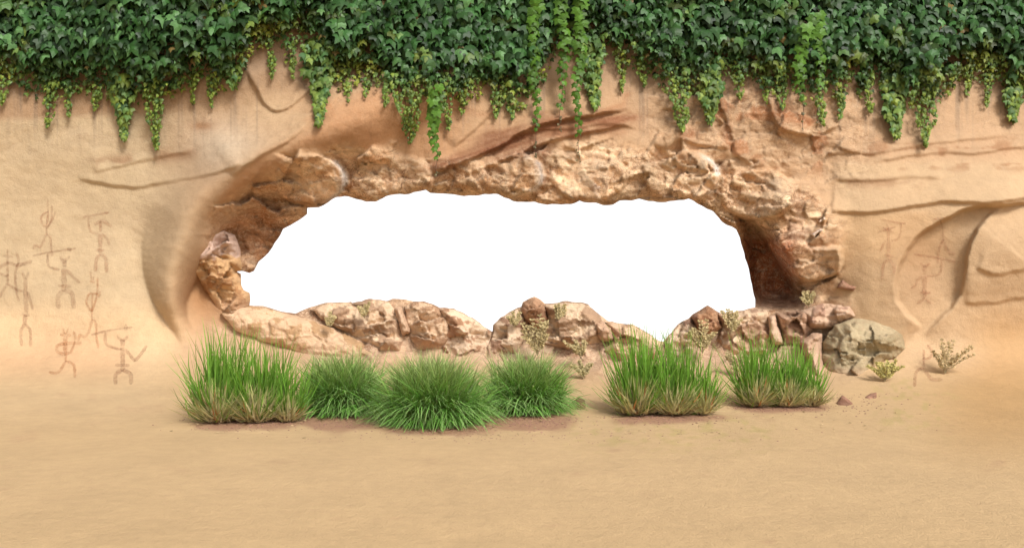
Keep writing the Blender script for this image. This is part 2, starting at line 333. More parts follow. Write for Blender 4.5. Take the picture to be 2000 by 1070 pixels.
def paint(px, py, rocky, fc):
    """the stone's own colours: cream sand-rock, pink and rusty beds, stains; plus painted shade and highlights"""
    h1, c1, h2, c2 = fc
    n = fbm(px/150, py/110, 31, 4); n2 = fbm(px/40, py/28, 32, 4); n3 = fbm(px/300+3, py/220, 33, 2)
    def A(c): return np.asarray(alb(c))[None, :]
    def mix(c, col, w): return c*(1-w[:, None])+A(col)*w[:, None]
    C = np.repeat(A((208,166,122)), len(px), 0)
    C = mix(C, (231,198,151), sstep(-px, -430, -250)*sstep(py+.05*px, 225, 245))       # creamy left face
    C = mix(C, (216,172,128), sstep(-px, -330, -200)*sstep(py, 560, 720)*.8)
    C = mix(C, (233,201,158), np.clip(sstep(n, -.2, .5)*.5, 0, 1)*sstep(-px, -420, -250)*sstep(-py, -560, -420)*sstep(py, 240, 260))
    C = mix(C, (236,206,168), np.exp(-((px-440)/75)**2-((py-285)/55)**2)*.9)
    C = mix(C, (224,186,140), np.exp(-((px-540)/70)**2-((py-215)/50)**2)*.8)
    C = mix(C, (206,154,108), sstep(px, 620, 720)*sstep(-px, -960, -860)*sstep(py, 170, 230)*.75)
    C = mix(C, (190,132,84), np.exp(-((px-700)/90)**2-((py-230)/60)**2)*sstep(n2, 0, .25)*.8)
    C = mix(C, (214,174,132), sstep(px, 1180, 1260)*sstep(-py, -420, -330)*.7)
    C = mix(C, (190,128,84), sstep(px, 1280, 1330)*sstep(-px, -1700, -1600)*sstep(py, 150, 200)*sstep(-py, -360, -300)*sstep(n2+.4*h1, .1, .3)*.75)
    C = mix(C, (178,116,74), np.clip(np.exp(-((px-1528)/22)**2-((py-218)/22)**2)+np.exp(-((px-1572)/16)**2-((py-236)/14)**2)+np.exp(-((px-1345)/20)**2-((py-262)/12)**2)+np.exp(-((px-1420)/9)**2-((py-262)/26)**2), 0, 1)*.85)
    rt = sstep(px, 1600, 1660)*sstep(py, 300, 330)
    C = mix(C, (218,182,138), rt*.9)
    C = mix(C, (211,170,122), rt*sstep(py, 405, 425)*sstep(-px, -1900, -1780)*sstep(-py, -540, -480)*.8)
    C = mix(C, (204,162,112), sstep(px, 1850, 1960)*sstep(py, 570, 660)*.9)
    C = mix(C, (190,146,104), np.exp(-((px-1795)/50)**2-((py-520)/90)**2)*.5)
    st = sstep(px, 1650, 1720)*sstep(py, 262, 285)*sstep(-py, -345, -320)
    C = mix(C, (176,126,86), st*sstep(n2+.5*fbm(px/90, py/10, 35, 3), .12, .4)*.7)
    C = mix(C, (170,126,88), sstep(px, 1620, 1660)*sstep(-px, -1850, -1780)*np.exp(-((py-357)/10)**2)*sstep(n2, -.2, .2)*.6)
    C = mix(C, (178,132,92), sstep(-px, -400, -360)*sstep(px, 150, 200)*np.exp(-((py-(322-.12*(px-180)))/14)**2)*sstep(n2, -.1, .3)*.75)
    C = mix(C, (166,112,68), np.exp(-((px-395)/22)**2-((py-246)/9)**2)*.8)
    # water marks trailing down from the ivy
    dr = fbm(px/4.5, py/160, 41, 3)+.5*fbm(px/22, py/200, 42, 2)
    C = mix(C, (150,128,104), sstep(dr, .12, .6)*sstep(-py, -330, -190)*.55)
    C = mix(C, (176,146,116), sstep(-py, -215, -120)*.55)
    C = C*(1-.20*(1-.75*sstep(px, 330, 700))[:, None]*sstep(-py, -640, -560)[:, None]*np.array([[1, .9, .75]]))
    # broken rock: rusty and ochre beds, pale dusty faces
    up = sstep(-py, -610, -560)
    C = mix(C, (234,192,148), rocky*up*.9)
    C = mix(C, (190,138,88), rocky*up*sstep(n2+.5*h1, .12, .24)*.7)
    C = mix(C, (236,202,158), rocky*up*sstep(h2-.3*n2, .10, .2)*.6)
    C = mix(C, (156,100,62), np.clip(np.exp(-((px-510)/80)**2-((py-455)/75)**2)*.9*rocky, 0, .7))  # shade of the left hollow, painted as darker brown
    C = mix(C, (158,84,44), sstep(px, 1430, 1460)*sstep(-px, -1575, -1535)*sstep(py, 440, 480)*sstep(-py, -612, -600)*rocky*.9)  # reddish brown stone, with the right recess's shade painted in
    C = mix(C, (176,140,116), np.exp(-((px-1560)/60)**2-((py-455)/60)**2)*rocky*sstep(n2, -.1, .2)*.6)
    # the scalloped lobes' chalky edges, with highlight and shade behind painted in
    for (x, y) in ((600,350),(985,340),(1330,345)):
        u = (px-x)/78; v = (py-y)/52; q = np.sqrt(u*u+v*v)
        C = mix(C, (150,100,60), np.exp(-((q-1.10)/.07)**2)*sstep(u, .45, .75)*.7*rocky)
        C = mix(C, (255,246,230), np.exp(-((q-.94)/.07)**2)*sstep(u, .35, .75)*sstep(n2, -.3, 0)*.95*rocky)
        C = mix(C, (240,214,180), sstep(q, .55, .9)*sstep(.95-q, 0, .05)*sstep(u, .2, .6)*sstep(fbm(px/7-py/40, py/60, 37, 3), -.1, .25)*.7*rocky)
    C = mix(C, (240,216,192), np.exp(-((px-1172)/12)**2-((py-365)/32)**2)*sstep(h2+n2, -.1, .15)*.9)
    BAND = [(500,306),(560,282),(600,256),(645,205),(720,165),(900,150),(900,215),(780,280),(640,305),(520,350),(440,430),(425,390),(465,335)]  # brown-tan band along the lip, its shadow edge painted into the colour
    ib = inside(px, py, BAND); db = polydist(px, py, BAND, True)[0]; sb = np.where(ib, db, -db)
    C = mix(C, (200,150,106), sstep(sb+5*n2, -5, 14)*.75*(1-rocky))
    C = mix(C, (226,188,144), np.exp(-((px-575)/80)**2-((py-300)/14)**2)*.4)
    C = mix(C, (182,128,86), sstep(sb, -14, 0)*sstep(-sb, -8, 2)*.3*sstep(px, 480, 520)*sstep(-px, -720, -640)*sstep(-py, -310, -290)*(1-rocky))
    # brown sweep over the middle
    for pts, w, a, col in (([(850,328),(930,298),(1000,268),(1070,245),(1150,238),(1240,230)], 20, .95, (138,80,48)),
                      ([(960,290),(1040,285),(1060,300)], 30, .9, (124,70,42)),
                      ([(1060,250),(1130,262),(1200,252)], 16, .75, (150,94,60)),
                      ([(900,215),(950,225),(985,190)], 9, .5, (176,120,80)),
                      ([(1165,225),(1215,205),(1225,185)], 8, .6, (176,118,78)),
                      ([(480,350),(560,300),(620,262),(700,215)], 10, .25, (190,136,92))):
        d, _, _, s, al = polydist(px, py, pts); wv = w*(1+.7*n2+.5*fbm(px/70, py/9+px/40, 36, 3))
        C = mix(C, col, a*np.exp(-(d/np.maximum(wv, 3))**2)*(.75+.5*fbm(px/60+py/40, py/5+px/14, 38, 3)).clip(0, 1))
    dn = (1-up)*rocky
    C = C*(1+.14*(rocky*up)[:, None])
    C = mix(C, (220,186,150), dn*.85)
    C = mix(C, (166,128,98), dn*sstep(n2+.4*h1, .10, .14)*.75)
    C = mix(C, (190,138,90), np.exp(-((px-400)/52)**2-((py-575)/55)**2)*.9)  # inner shading beside the lip, painted brown onto the stone
    # sandy foot
    sand = sstep(py, 690, 770)
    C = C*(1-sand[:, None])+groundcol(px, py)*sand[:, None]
    C = mix(C, (214,176,142), np.exp(-((py-690)/50)**2)*sstep(px, 330, 420)*sstep(-px, -1720, -1600)*.5)
    return C
def groundcol(px, py):
    def A(c): return np.asarray(alb(c))[None, :]
    C = np.repeat(A((215,179,130)), len(px), 0)
    def mix(C, col, w): return C*(1-w[:, None])+A(col)*w[:, None]
    C = mix(C, (204,162,108), sstep(px, 1740, 1940)*sstep(-py, -960, -800)*.9)
    C = mix(C, (217,186,142), sstep(-px, -420, -250)*sstep(-py, -860, -760)*.5)
    C = mix(C, (208,172,122), sstep(py, 900, 1070)*.45)
    nz = fbm(px/60, py/22, 51, 4)
    olive = sstep(px, 1080, 1140)*sstep(-px, -1560, -1480)*sstep(py, 800, 830)*sstep(-py, -905, -850)+sstep(px, 1690, 1730)*sstep(-px, -1900, -1820)*sstep(-py, -880, -800)
    C = mix(C, (196,172,108), np.clip(olive, 0, 1)*sstep(fbm(px/14, py/7, 52, 3), .05, .35)*.6)
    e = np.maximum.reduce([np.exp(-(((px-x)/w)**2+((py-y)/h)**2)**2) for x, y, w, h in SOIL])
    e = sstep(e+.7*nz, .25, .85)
    C = mix(C, (172,126,98), e*.8)  # reddish soil, its dark tone also standing in for contact shade under grass
    return C
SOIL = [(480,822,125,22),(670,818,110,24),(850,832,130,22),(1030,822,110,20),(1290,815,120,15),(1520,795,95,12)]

# ------------------------------------------------------------------ cliff
def axis(a0, a, b, b1, st, co):
    return np.concatenate([np.arange(a0, a, co), np.arange(a, b, st), np.arange(b, b1+co, co)])
xs = axis(-900, -20, 2020, 2900, 3.0, 20.0); ys = axis(-420, -10, 920, 960, 3.0, 10.0)
PX, PY = np.meshgrid(xs, ys); px = PX.ravel().copy(); py = PY.ravel().copy()
ins = inside(px, py, HOLE); dH, nxh, nyh, _, _ = polydist(px, py, HOLE, True)
sdH = np.where(ins, -dH, dH)
rel, rocky, fc = relief(px, py, sdH)
D0 = 13.3
dgrid = foot(px, py, D0-rel)
Dg = dgrid.reshape(PX.shape)
def cliff_d(x, y):
    x = np.clip(np.asarray(x, float), xs[0], xs[-1]-1e-3); y = np.clip(np.asarray(y, float), ys[0], ys[-1]-1e-3)
    i = np.clip(np.searchsorted(xs, x, 'right')-1, 0, len(xs)-2); j = np.clip(np.searchsorted(ys, y, 'right')-1, 0, len(ys)-2)
    fx = (x-xs[i])/(xs[i+1]-xs[i]); fy = (y-ys[j])/(ys[j+1]-ys[j])
    return (Dg[j, i]*(1-fx)+Dg[j, i+1]*fx)*(1-fy)+(Dg[j+1, i]*(1-fx)+Dg[j+1, i+1]*fx)*fy
near = (dH < 2.15)
gx = (px-nxh)*np.sign(sdH+1e-9)/np.maximum(dH, 1e-6); gy = (py-nyh)*np.sign(sdH+1e-9)/np.maximum(dH, 1e-6)
px2 = np.where(near, nxh, px); py2 = np.where(near, nyh, py)
s2 = np.where(near, 0, sdH)
nR, nC = PX.shape
idx = np.arange(nR*nC).reshape(nR, nC)
quads = np.stack([idx[:-1, :-1], idx[1:, :-1], idx[1:, 1:], idx[:-1, 1:]], -1).reshape(-1, 4)
def slab(quads, keep, Vf, Vb, col, rk, name, mat, **kw):
    """front sheet, back sheet and the walls between them, unused vertices dropped"""
    q = quads[keep]; n = len(Vf)
    e = np.concatenate([q[:, [0, 1]], q[:, [1, 2]], q[:, [2, 3]], q[:, [3, 0]]])
    key = np.sort(e, 1); key = key[:, 0]*np.int64(n)+key[:, 1]
    u, inv, cnt = np.unique(key, return_inverse=True, return_counts=True)
    be = e[cnt[inv] == 1]
    allq = np.concatenate([q, q[:, ::-1]+n, np.stack([be[:, 1], be[:, 0], be[:, 0]+n, be[:, 1]+n], -1)])
    V = np.concatenate([Vf, Vb]); C = np.concatenate([col, col]); K_ = np.concatenate([rk, rk])
    used = np.unique(allq); mp = np.full(2*n, -1); mp[used] = np.arange(len(used))
    return make_mesh(name, V[used], mp[allq], mat, col=C[used], extra={'rocky': K_[used]}, **kw)
cen = lambda a: a[quads].mean(1)
keep = (s2[quads].min(1) >= 0) & ~((s2[quads].max(1) <= 0) & inside(cen(px2), cen(py2), HOLE))
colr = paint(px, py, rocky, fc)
Vf = P3(px2, py2, dgrid)
w = np.exp(-np.maximum(sdH, 0)/25.0)
Vb = P3(px2+gx*10*w, py2+gy*10*w, np.maximum(dgrid, D0-.6)+1.7)
up_r = .38*sstep(px, 1220, 1320)*sstep(-px, -1760, -1640)*sstep(py, 150, 200)*sstep(-py, -400, -320)+.14*sstep(py, 120, 200)*sstep(-py, -330, -270)
rock_attr = np.maximum(rocky, up_r)
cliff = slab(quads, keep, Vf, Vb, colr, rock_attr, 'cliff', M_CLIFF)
tag(cliff, 'tan sandstone cliff with a wide cave opening through it', 'cliff', kind='structure')

# ------------------------------------------------------------------ ground: one sheet out to the sky, falling away behind the cliff
gxs = np.concatenate([-np.geomspace(260, 9.3, 22), np.arange(-9, 9.01, .06), np.geomspace(9.3, 260, 22)])
gys = np.concatenate([[-60, -30, -12, -4, 0, 2, 3.5], np.arange(4.5, 15, .06), np.geomspace(15.2, 270, 34)])
GX, GY = np.meshgrid(gxs, gys); gx_, gy_ = GX.ravel(), GY.ravel()
gz = -.30*np.maximum(gy_-17.5, 0)+.012*fbm(gx_*.8, gy_*.8, 61, 3)*sstep(-gy_, -8.2, -7.2)
yy = np.maximum(gy_, 1.0)
gpx = CX+gx_/yy*F; gpy = CY+(CH)/yy*F
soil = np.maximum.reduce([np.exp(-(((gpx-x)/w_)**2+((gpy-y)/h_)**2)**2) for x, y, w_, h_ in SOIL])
a, b = GX.shape; gi = np.arange(a*b).reshape(a, b)
gq = np.stack([gi[:-1, :-1], gi[:-1, 1:], gi[1:, 1:], gi[1:, :-1]], -1).reshape(-1, 4)
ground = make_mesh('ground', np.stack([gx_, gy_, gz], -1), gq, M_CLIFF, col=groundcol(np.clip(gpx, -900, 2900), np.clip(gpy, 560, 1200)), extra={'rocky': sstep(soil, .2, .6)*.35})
tag(ground, kind='structure')

# ------------------------------------------------------------------ sky: bright overcast backdrop far behind the cliff
az = np.radians(np.linspace(-85, 85, 35)); el = np.radians(np.linspace(-35, 42, 20))
AZ, EL = np.meshgrid(az, el); Rr = 240.0
sv = np.stack([Rr*np.sin(AZ)*np.cos(EL), Rr*np.cos(AZ)*np.cos(EL), CH+Rr*np.sin(EL)], -1).reshape(-1, 3)
si = np.arange(AZ.size).reshape(AZ.shape)
sq = np.stack([si[:-1, :-1], si[:-1, 1:], si[1:, 1:], si[1:, :-1]], -1).reshape(-1, 4)
m, nt, out = new_mat('white_sky'); e = N(nt, 'ShaderNodeEmission'); e.inputs[0].default_value = (1, 1, 1, 1); e.inputs[1].default_value = 1.15; nt.links.new(e.outputs[0], out.inputs[0])
tag(make_mesh('sky', sv, sq, m), kind='structure')

# ------------------------------------------------------------------ boulders
def boulder(name, label, cat, pts, bulge, c_main, c_patch, patch=.1, wr=22, seed=0, rough=1.0, group=None, sink=.03, rockamt=.8, patch2=None):
    pts = roughen(pts, 1.6, 10, seed+2); x0, y0 = pts.min(0)-4; x1, y1 = pts.max(0)+4
    st = 2.2 if (x1-x0)*(y1-y0) > 900 else 1.4
    X, Y = np.meshgrid(np.arange(x0, x1+st, st), np.arange(y0, y1+st, st)); x = X.ravel(); y = Y.ravel()
    i_ = inside(x, y, pts); d, nx, ny, _, _ = polydist(x, y, pts, True); s = np.where(i_, d, -d)
    nr = d < st*.72; x_ = np.where(nr, nx, x); y_ = np.where(nr, ny, y); s_ = np.where(nr, 0, s)
    t = np.clip(np.maximum(s, 0)/(wr*.8), 0, 1); prof = (1-(1-t)**1.5)**.75; bulge = bulge*(.68 if wr > 15 else 1)
    wx = x+8*fbm(x/30, y/30, seed+5, 3); wy = y+8*fbm(x/30, y/30, seed+6, 3)
    h1, c1 = facets(wx/38+seed, wy/30, seed+1); h2, c2 = facets(wx/14, wy/11+seed, seed+4)
    base = cliff_d(x_, y_)
    sm = float(base.mean())
    base = base*.55+sm*.45
    size = min(1, (x1-x0)/80)
    dep = base-sink-bulge*prof*(.72+.1*fbm(x/40, y/40, seed, 2))-rough*size*np.where(s_ > 0, 1, .0)*prof*(.20*h1+.05*h2-.008*(1-sstep(c1, 0, .1)))
    n2 = fbm(x/22+seed, y/17, seed+7, 4)
    A = lambda c: np.asarray(alb(c))[None, :]
    C = np.repeat(A(c_main), len(x), 0); w = sstep(n2+.55*h1+.2*h2, patch+.02, patch+.05)*.9
    C = C*(1-w[:, None])+A(c_patch)*w[:, None]
    if patch2 is not None:
        w = sstep((y0+(y1-y0)*.32)-y+14*n2, 0, 5); C = C*(1-w[:, None])+A(patch2)*w[:, None]
    C = np.minimum(C*1.14, .8)
    w = sstep(y+5*n2, y1-.30*(y1-y0), y1-4)*.85 if wr > 12 else 0*y; C = C*(1-w[:, None])+A((216,178,142))*w[:, None]
    a, b = X.shape; ii = np.arange(a*b).reshape(a, b)
    q = np.stack([ii[:-1, :-1], ii[1:, :-1], ii[1:, 1:], ii[:-1, 1:]], -1).reshape(-1, 4)
    k = (s_[q].min(1) >= 0) & ~((s_[q].max(1) <= 0) & ~inside(x_[q].mean(1), y_[q].mean(1), pts))
    back = np.maximum(base, sm)+.12+.25*bulge*prof+.1
    loc = P3(pts[:, 0].mean(), pts[:, 1].max(), sm)
    o = slab(q, k, P3(x_, y_, dep), P3(x_, y_, back), C, np.full(len(x), rockamt), name, M_BOULDER, loc=loc)
    tag(o, label, cat, group); return o
PK = (228,196,160); PB = (180,140,110); DK = (138,92,60); TN = (200,160,122)
G = 'boulders along the lower rim of the cave'
B = [
 ('boulder','upright brown boulder with a pale pink cap at the left end of the opening',[(380,530),(388,496),(410,467),(437,450),(458,458),(469,485),(473,527),(461,531),(471,545),(471,557),(477,568),(488,574),(487,597),(478,618),(448,624),(424,600),(400,566)],.42,(210,166,116),(172,124,80),.12,26,1,(214,180,156)),
 ('flat_stone','long pale slab sloping down to the right behind the first grass tufts',[(430,612),(487,597),(545,608),(600,622),(650,640),(700,664),(748,697),(700,706),(610,696),(520,668),(460,645)],.32,(222,184,144),(186,146,102),.15,30,2,None),
 ('boulder','mottled grey brown boulder right of the pale sloping slab, below the left rim',[(606,604),(640,593),(686,592),(722,585),(760,590),(776,610),(790,655),(784,688),(742,688),(700,660),(640,632)],.34,(226,192,154),(172,136,104),.05,26,3,None),
 ('flat_stone','narrow pale slab standing on end against the mottled boulder',[(770,602),(785,598),(795,628),(804,650),(785,657),(777,630)],.34,(214,176,140),(186,146,112),.3,8,4,None),
 ('boulder','rounded boulder just right of the narrow upright slab',[(790,598),(812,588),(846,596),(872,615),(884,650),(862,682),(812,684),(800,655)],.42,(222,186,148),(170,130,96),.1,28,5,None),
 ('boulder','smooth pink boulder sloping down to the first notch of the rim',[(858,603),(886,604),(910,615),(938,632),(960,650),(948,692),(890,702),(862,680),(878,640)],.30,PK,(164,118,84),.22,26,6,None),
 ('boulder','pale pink boulder rising right of the first notch',[(964,650),(966,634),(980,620),(1010,603),(1022,620),(1026,660),(1010,690),(955,704),(950,680)],.34,PK,(156,116,88),.16,24,7,None),
 ('boulder','dark brown pointed block at the top middle of the lower rim',[(1018,604),(1023,591),(1044,580),(1062,593),(1072,622),(1066,640),(1046,642),(1026,626)],.40,(186,142,106),(152,108,76),.05,14,8,None),
 ('boulder','broad mottled boulder right of the dark pointed block',[(1064,596),(1092,592),(1136,592),(1150,597),(1172,617),(1184,640),(1172,672),(1110,684),(1058,668),(1060,640),(1070,625)],.42,(226,194,156),(174,138,106),.08,28,9,None),
 ('boulder','small angular block leaning on the right flank of the broad mottled boulder',[(1160,632),(1176,626),(1194,640),(1200,664),(1178,668),(1164,656)],.42,(204,166,132),(160,116,84),.25,9,10,None),
 ('boulder','long pink boulder sloping down to the second and deeper notch',[(1182,629),(1212,633),(1236,635),(1266,653),(1293,670),(1286,704),(1210,706),(1180,684),(1198,662)],.30,(222,184,146),(174,134,100),.2,26,11,None),
 ('boulder','pale boulder rising right of the second notch behind tall grass',[(1298,668),(1314,650),(1326,635),(1348,622),(1362,640),(1352,690),(1304,704)],.34,PK,(152,112,88),.15,22,12,None),
 ('boulder','dark red brown pointed block between two pale boulders right of the second notch',[(1350,618),(1382,598),(1400,610),(1410,640),(1392,654),(1366,650)],.42,(188,142,104),(152,106,74),.05,13,13,None),
 ('boulder','wide mottled boulder below the right part of the rim',[(1402,613),(1431,612),(1475,603),(1498,606),(1508,650),(1500,692),(1430,694),(1398,664),(1410,640)],.38,(226,192,154),(172,134,104),.08,26,14,None),
 ('flat_stone','narrow pale slab standing upright among the rocks at the right end of the rim',[(1499,618),(1514,614),(1524,648),(1530,672),(1508,675),(1500,650)],.44,(220,184,150),(190,150,118),.3,8,15,None),
 ('boulder','jumbled brown block between the upright slab and the corner of the cave',[(1516,612),(1545,606),(1580,610),(1590,640),(1566,672),(1534,672),(1524,640)],.38,(182,144,114),(220,184,152),.12,18,16,None),
 ('boulder','flat topped pale pink block right of the cave corner',[(1562,606),(1610,592),(1660,598),(1672,618),(1620,642),(1580,640)],.34,(212,176,144),(180,140,114),.15,18,17,None),
 ('boulder','large rounded grey green boulder behind the last grass tuft',[(1606,668),(1630,634),(1668,622),(1705,626),(1738,638),(1762,654),(1768,680),(1750,698),(1728,704),(1704,722),(1680,742),(1640,742),(1616,724),(1604,700)],.62,(184,164,126),(160,142,106),.08,46,18,None),
 ('flat_stone','tall pinkish slab wedged left of the large grey green boulder',[(1560,668),(1586,650),(1606,652),(1606,700),(1614,742),(1592,738),(1575,700)],.36,(204,166,134),(166,122,92),.2,14,19,None),
 ('stone','small dark brown stone on the sand right of the mounded grasses',[(1112,790),(1128,776),(1142,780),(1144,798),(1130,808),(1114,804)],.10,(130,92,64),(104,68,48),.1,8,20,None),
 ('stone','dark pointed chip lying on the upper right sand beside the cave',[(1634,562),(1646,546),(1658,556),(1672,560),(1668,568),(1650,566)],.09,(160,118,92),(136,96,74),.1,6,21,None),
 ('stone','dark pointed chip lying on the sand below the large grey green boulder',[(1632,788),(1645,771),(1658,780),(1668,790),(1655,796),(1640,794)],.09,(158,114,90),(132,92,70),.1,6,22,None),
 ('stone','low brown stone half buried right of the pointed chip',[(1688,776),(1700,768),(1712,766),(1712,778),(1698,780)],.07,(166,122,96),(140,100,78),.1,6,23,None),
 ('flat_stone','small pale tilted slab stuck on the right hand outcrop',[(1583,458),(1602,445),(1608,450),(1590,464)],.16,(240,214,188),(214,182,152),.3,4,24,None),
 ('flat_stone','tiny pale chip above the tilted slab on the outcrop',[(1598,432),(1611,424),(1612,429),(1600,436)],.14,(240,214,188),(214,182,152),.3,3,25,None),
]
for (nm, lb, pts, bu, c1_, c2_, pa, wr, sd, p2) in B:
    boulder(nm, lb, {'boulder': 'boulder', 'flat_stone': 'flat stone', 'stone': 'stone'}[nm], pts, bu, c1_, c2_, pa, wr, sd, rough=.25 if nm != 'boulder' else 1.1, group=G if nm == 'boulder' else ('slabs wedged among the boulders' if nm == 'flat_stone' else 'loose stones on the sand'), patch2=p2, rockamt=.25 if nm != 'boulder' else .26)

# ------------------------------------------------------------------ rock paintings: strokes of old pigment on the face
def painting(label, strokes, mat, ox, oy, sc):
    V = []; Q = []; nb = 0; dz = .007; rr = random.Random(len(label))
    for st in strokes:
        wd = st[0]*1.0+1.1; p = [((x/sc)+ox, (y/sc)+oy) for x, y in st[1:]]; pts = []
        p = np.array(p)
        for i in range(len(p)-1):
            a = p[max(i-1, 0)]; b = p[i]; c = p[i+1]; d = p[min(i+2, len(p)-1)]; n = max(2, int(np.hypot(*(c-b))/2.5))
            for k in range(n):
                t = k/n; pts.append(.5*((2*b)+(-a+c)*t+(2*a-5*b+4*c-d)*t*t+(-a+3*b-3*c+d)*t**3))
        pts.append(p[-1]); pts = np.array(pts); tg = np.gradient(pts, axis=0); tg /= np.maximum(np.hypot(tg[:, 0], tg[:, 1]), 1e-6)[:, None]
        nn = np.stack([-tg[:, 1], tg[:, 0]], -1); n = len(pts)
        ww = wd*np.array([.5*(1+.35*(rr.random()-.5))*(.55+.45*min(1, min(i, n-1-i)/2.0)) for i in range(n)])
        L_ = pts+nn*ww[:, None]; R_ = pts-nn*ww[:, None]
        for a_, b_ in zip(L_, R_):
            for q in (a_, b_): V.append(P3(q[0], q[1], float(cliff_d(q[0], q[1]))-dz))
        for i in range(n-1): Q.append((nb+2*i, nb+2*i+1, nb+2*i+3, nb+2*i+2))
        nb += 2*n; dz += .0012
    V = np.array(V); loc = np.array([V[:, 0].mean(), V[:, 1].mean(), V[:, 2].min()])
    o = make_mesh('rock_painting', V, Q, mat, loc=loc); tag(o, label, 'rock painting', 'prehistoric figures painted on the cliff')
PR = pigment('red_ochre_pigment', (190,136,102), .42); PG = pigment('grey_brown_pigment', (172,126,94), .42); PO = pigment('orange_pigment', (202,138,92), .45); PF = pigment('faded_red_pigment', (190,134,100), .42)
LA = (0, 380, 2.814)
painting('small running archer with bent bow, topmost on the left face', [(3.2,(262,95),(235,110),(225,135),(235,165),(252,182)),(3.4,(265,95),(262,130),(255,180),(257,218)),(2,(285,60),(283,130),(262,178)),(2,(262,30),(265,100)),(3.6,(255,215),(240,250),(220,288),(192,280),(183,300)),(3.2,(258,218),(276,238),(281,280),(287,340)),(2.6,(254,188),(285,145),(305,95))], PR, *LA)
painting('reddish hunter with a broad hat and short raised spear', [(3.2,(455,125),(520,112),(602,98)),(5,(575,98),(592,104)),(3.6,(487,120),(487,165),(502,205),(546,215)),(5.5,(520,168),(550,146),(580,152),(612,176)),(5,(553,145),(553,205)),(7.5,(549,215),(551,260),(548,322)),(3.8,(560,215),(585,240),(603,280)),(4.4,(524,306),(574,306)),(6,(548,325),(529,358),(525,422)),(6,(548,328),(580,350),(586,428))], PR, *LA)
painting('grey horned hunter with a long spear, centre of the left face', [(3,(180,336),(290,313),(416,296)),(6.5,(370,292),(392,308)),(4,(262,325),(268,393),(330,412)),(7,(355,352),(355,400)),(4.5,(330,340),(352,368),(383,338)),(9.5,(350,405),(352,470),(350,532)),(4.8,(365,410),(400,452),(440,484)),(4.8,(318,498),(390,505)),(8,(350,525),(320,560),(322,626)),(8,(352,525),(396,545),(405,626))], PG, *LA)
painting('pale archer cut off by the left edge of the photograph', [(4,(15,336),(72,342)),(2.5,(42,300),(40,336)),(4,(42,342),(42,490)),(6,(-10,408),(40,376),(92,390)),(6.5,(88,390),(140,378),(176,364)),(4,(90,315),(102,370),(84,430),(92,540),(106,586)),(5,(42,490),(20,520),(0,556),(-12,570)),(4.5,(42,490),(90,520),(130,531)),(3.5,(-8,425),(25,445),(52,440))], PG, *LA)
painting('tall thin grey figure with two horns and long legs', [(4.5,(122,425),(140,462),(158,425)),(6.5,(140,458),(140,530)),(8,(140,528),(145,652)),(4.2,(150,530),(166,580),(182,632)),(4.8,(118,656),(163,665)),(8,(140,658),(135,712)),(5,(135,710),(115,750),(118,832)),(5,(137,710),(165,745),(168,836))], PG, *LA)
painting('orange striding archer with an upright bow', [(6,(494,476),(521,481)),(2.6,(497,420),(503,466)),(2.6,(516,450),(512,470)),(3,(536,450),(535,530),(520,600),(505,640)),(3.6,(540,545),(492,545),(475,590),(494,630),(505,642)),(3,(508,545),(505,640),(505,686)),(4.4,(505,685),(486,758),(460,780),(440,770),(430,802)),(3.6,(505,685),(526,702),(530,780),(541,846)),(5,(550,530),(545,565))], PO, *LA)
painting('orange red archer near the foot of the wall, bow drawn', [(5.5,(330,768),(390,773)),(2.8,(345,735),(356,766)),(2.8,(374,738),(362,766)),(4,(404,750),(413,800),(386,872)),(5.5,(448,815),(390,815),(320,826),(313,858),(345,875),(382,868)),(3,(352,780),(352,868)),(3.4,(366,780),(362,870),(360,916)),(4.6,(360,915),(320,975),(268,975)),(4.6,(360,915),(405,935),(411,1006))], PO, *LA)
painting('faint grey horned hunter lowest on the left face, club in hand', [(3,(500,770),(600,746),(728,728)),(6,(690,712),(694,745)),(4.5,(580,755),(582,818),(640,845),(672,850)),(4.5,(642,774),(672,802),(702,778)),(8,(672,790),(675,832)),(8,(672,838),(675,930),(672,970)),(5,(690,850),(722,890),(742,918)),(5.5,(740,915),(775,875),(806,828)),(4.6,(633,935),(712,938)),(7,(670,962),(636,990),(636,1042)),(7,(672,962),(716,985),(719,1042))], PG, *LA)
RA = (1600, 350, 2.3775)
painting('faint hunter with rayed headdress and raised spear, leftmost on the right face', [(3,(285,186),(350,200),(402,206)),(3.5,(378,202),(378,250),(364,278),(336,284)),(3,(270,247),(320,232),(358,220)),(3,(295,224),(345,246)),(3,(312,205),(322,232)),(5,(320,225),(322,268)),(6.5,(322,270),(322,362)),(3.5,(310,280),(296,308),(283,336)),(4,(300,352),(346,358)),(5,(322,368),(300,395),(293,466)),(5,(322,368),(345,400),(348,442))], PF, *RA)
painting('small faint striding figure under the dark fold on the right', [(3,(530,186),(582,180)),(2.5,(558,184),(568,208),(575,236)),(3,(575,232),(575,282)),(4,(575,280),(556,328),(550,392)),(5,(575,280),(603,338),(632,345))], PF, *RA)
painting('stocky horned figure with a spear inside the right hand fold', [(3.5,(440,348),(530,362),(632,383)),(4,(566,372),(565,430),(545,445),(500,450)),(4.5,(470,390),(490,404),(515,390)),(6,(490,398),(490,440)),(8,(490,448),(488,552)),(4,(480,450),(456,468),(446,494),(425,505)),(4.5,(468,525),(520,527)),(5,(488,552),(455,580)),(5,(488,552),(520,577))], PF, *RA)
painting('faded archer low on the right beside the dry brush', [(3.5,(486,790),(485,876)),(4,(502,768),(526,800),(510,830),(480,830)),(5,(485,874),(450,896),(443,962)),(6,(485,874),(520,925),(572,930))], PF, *RA)

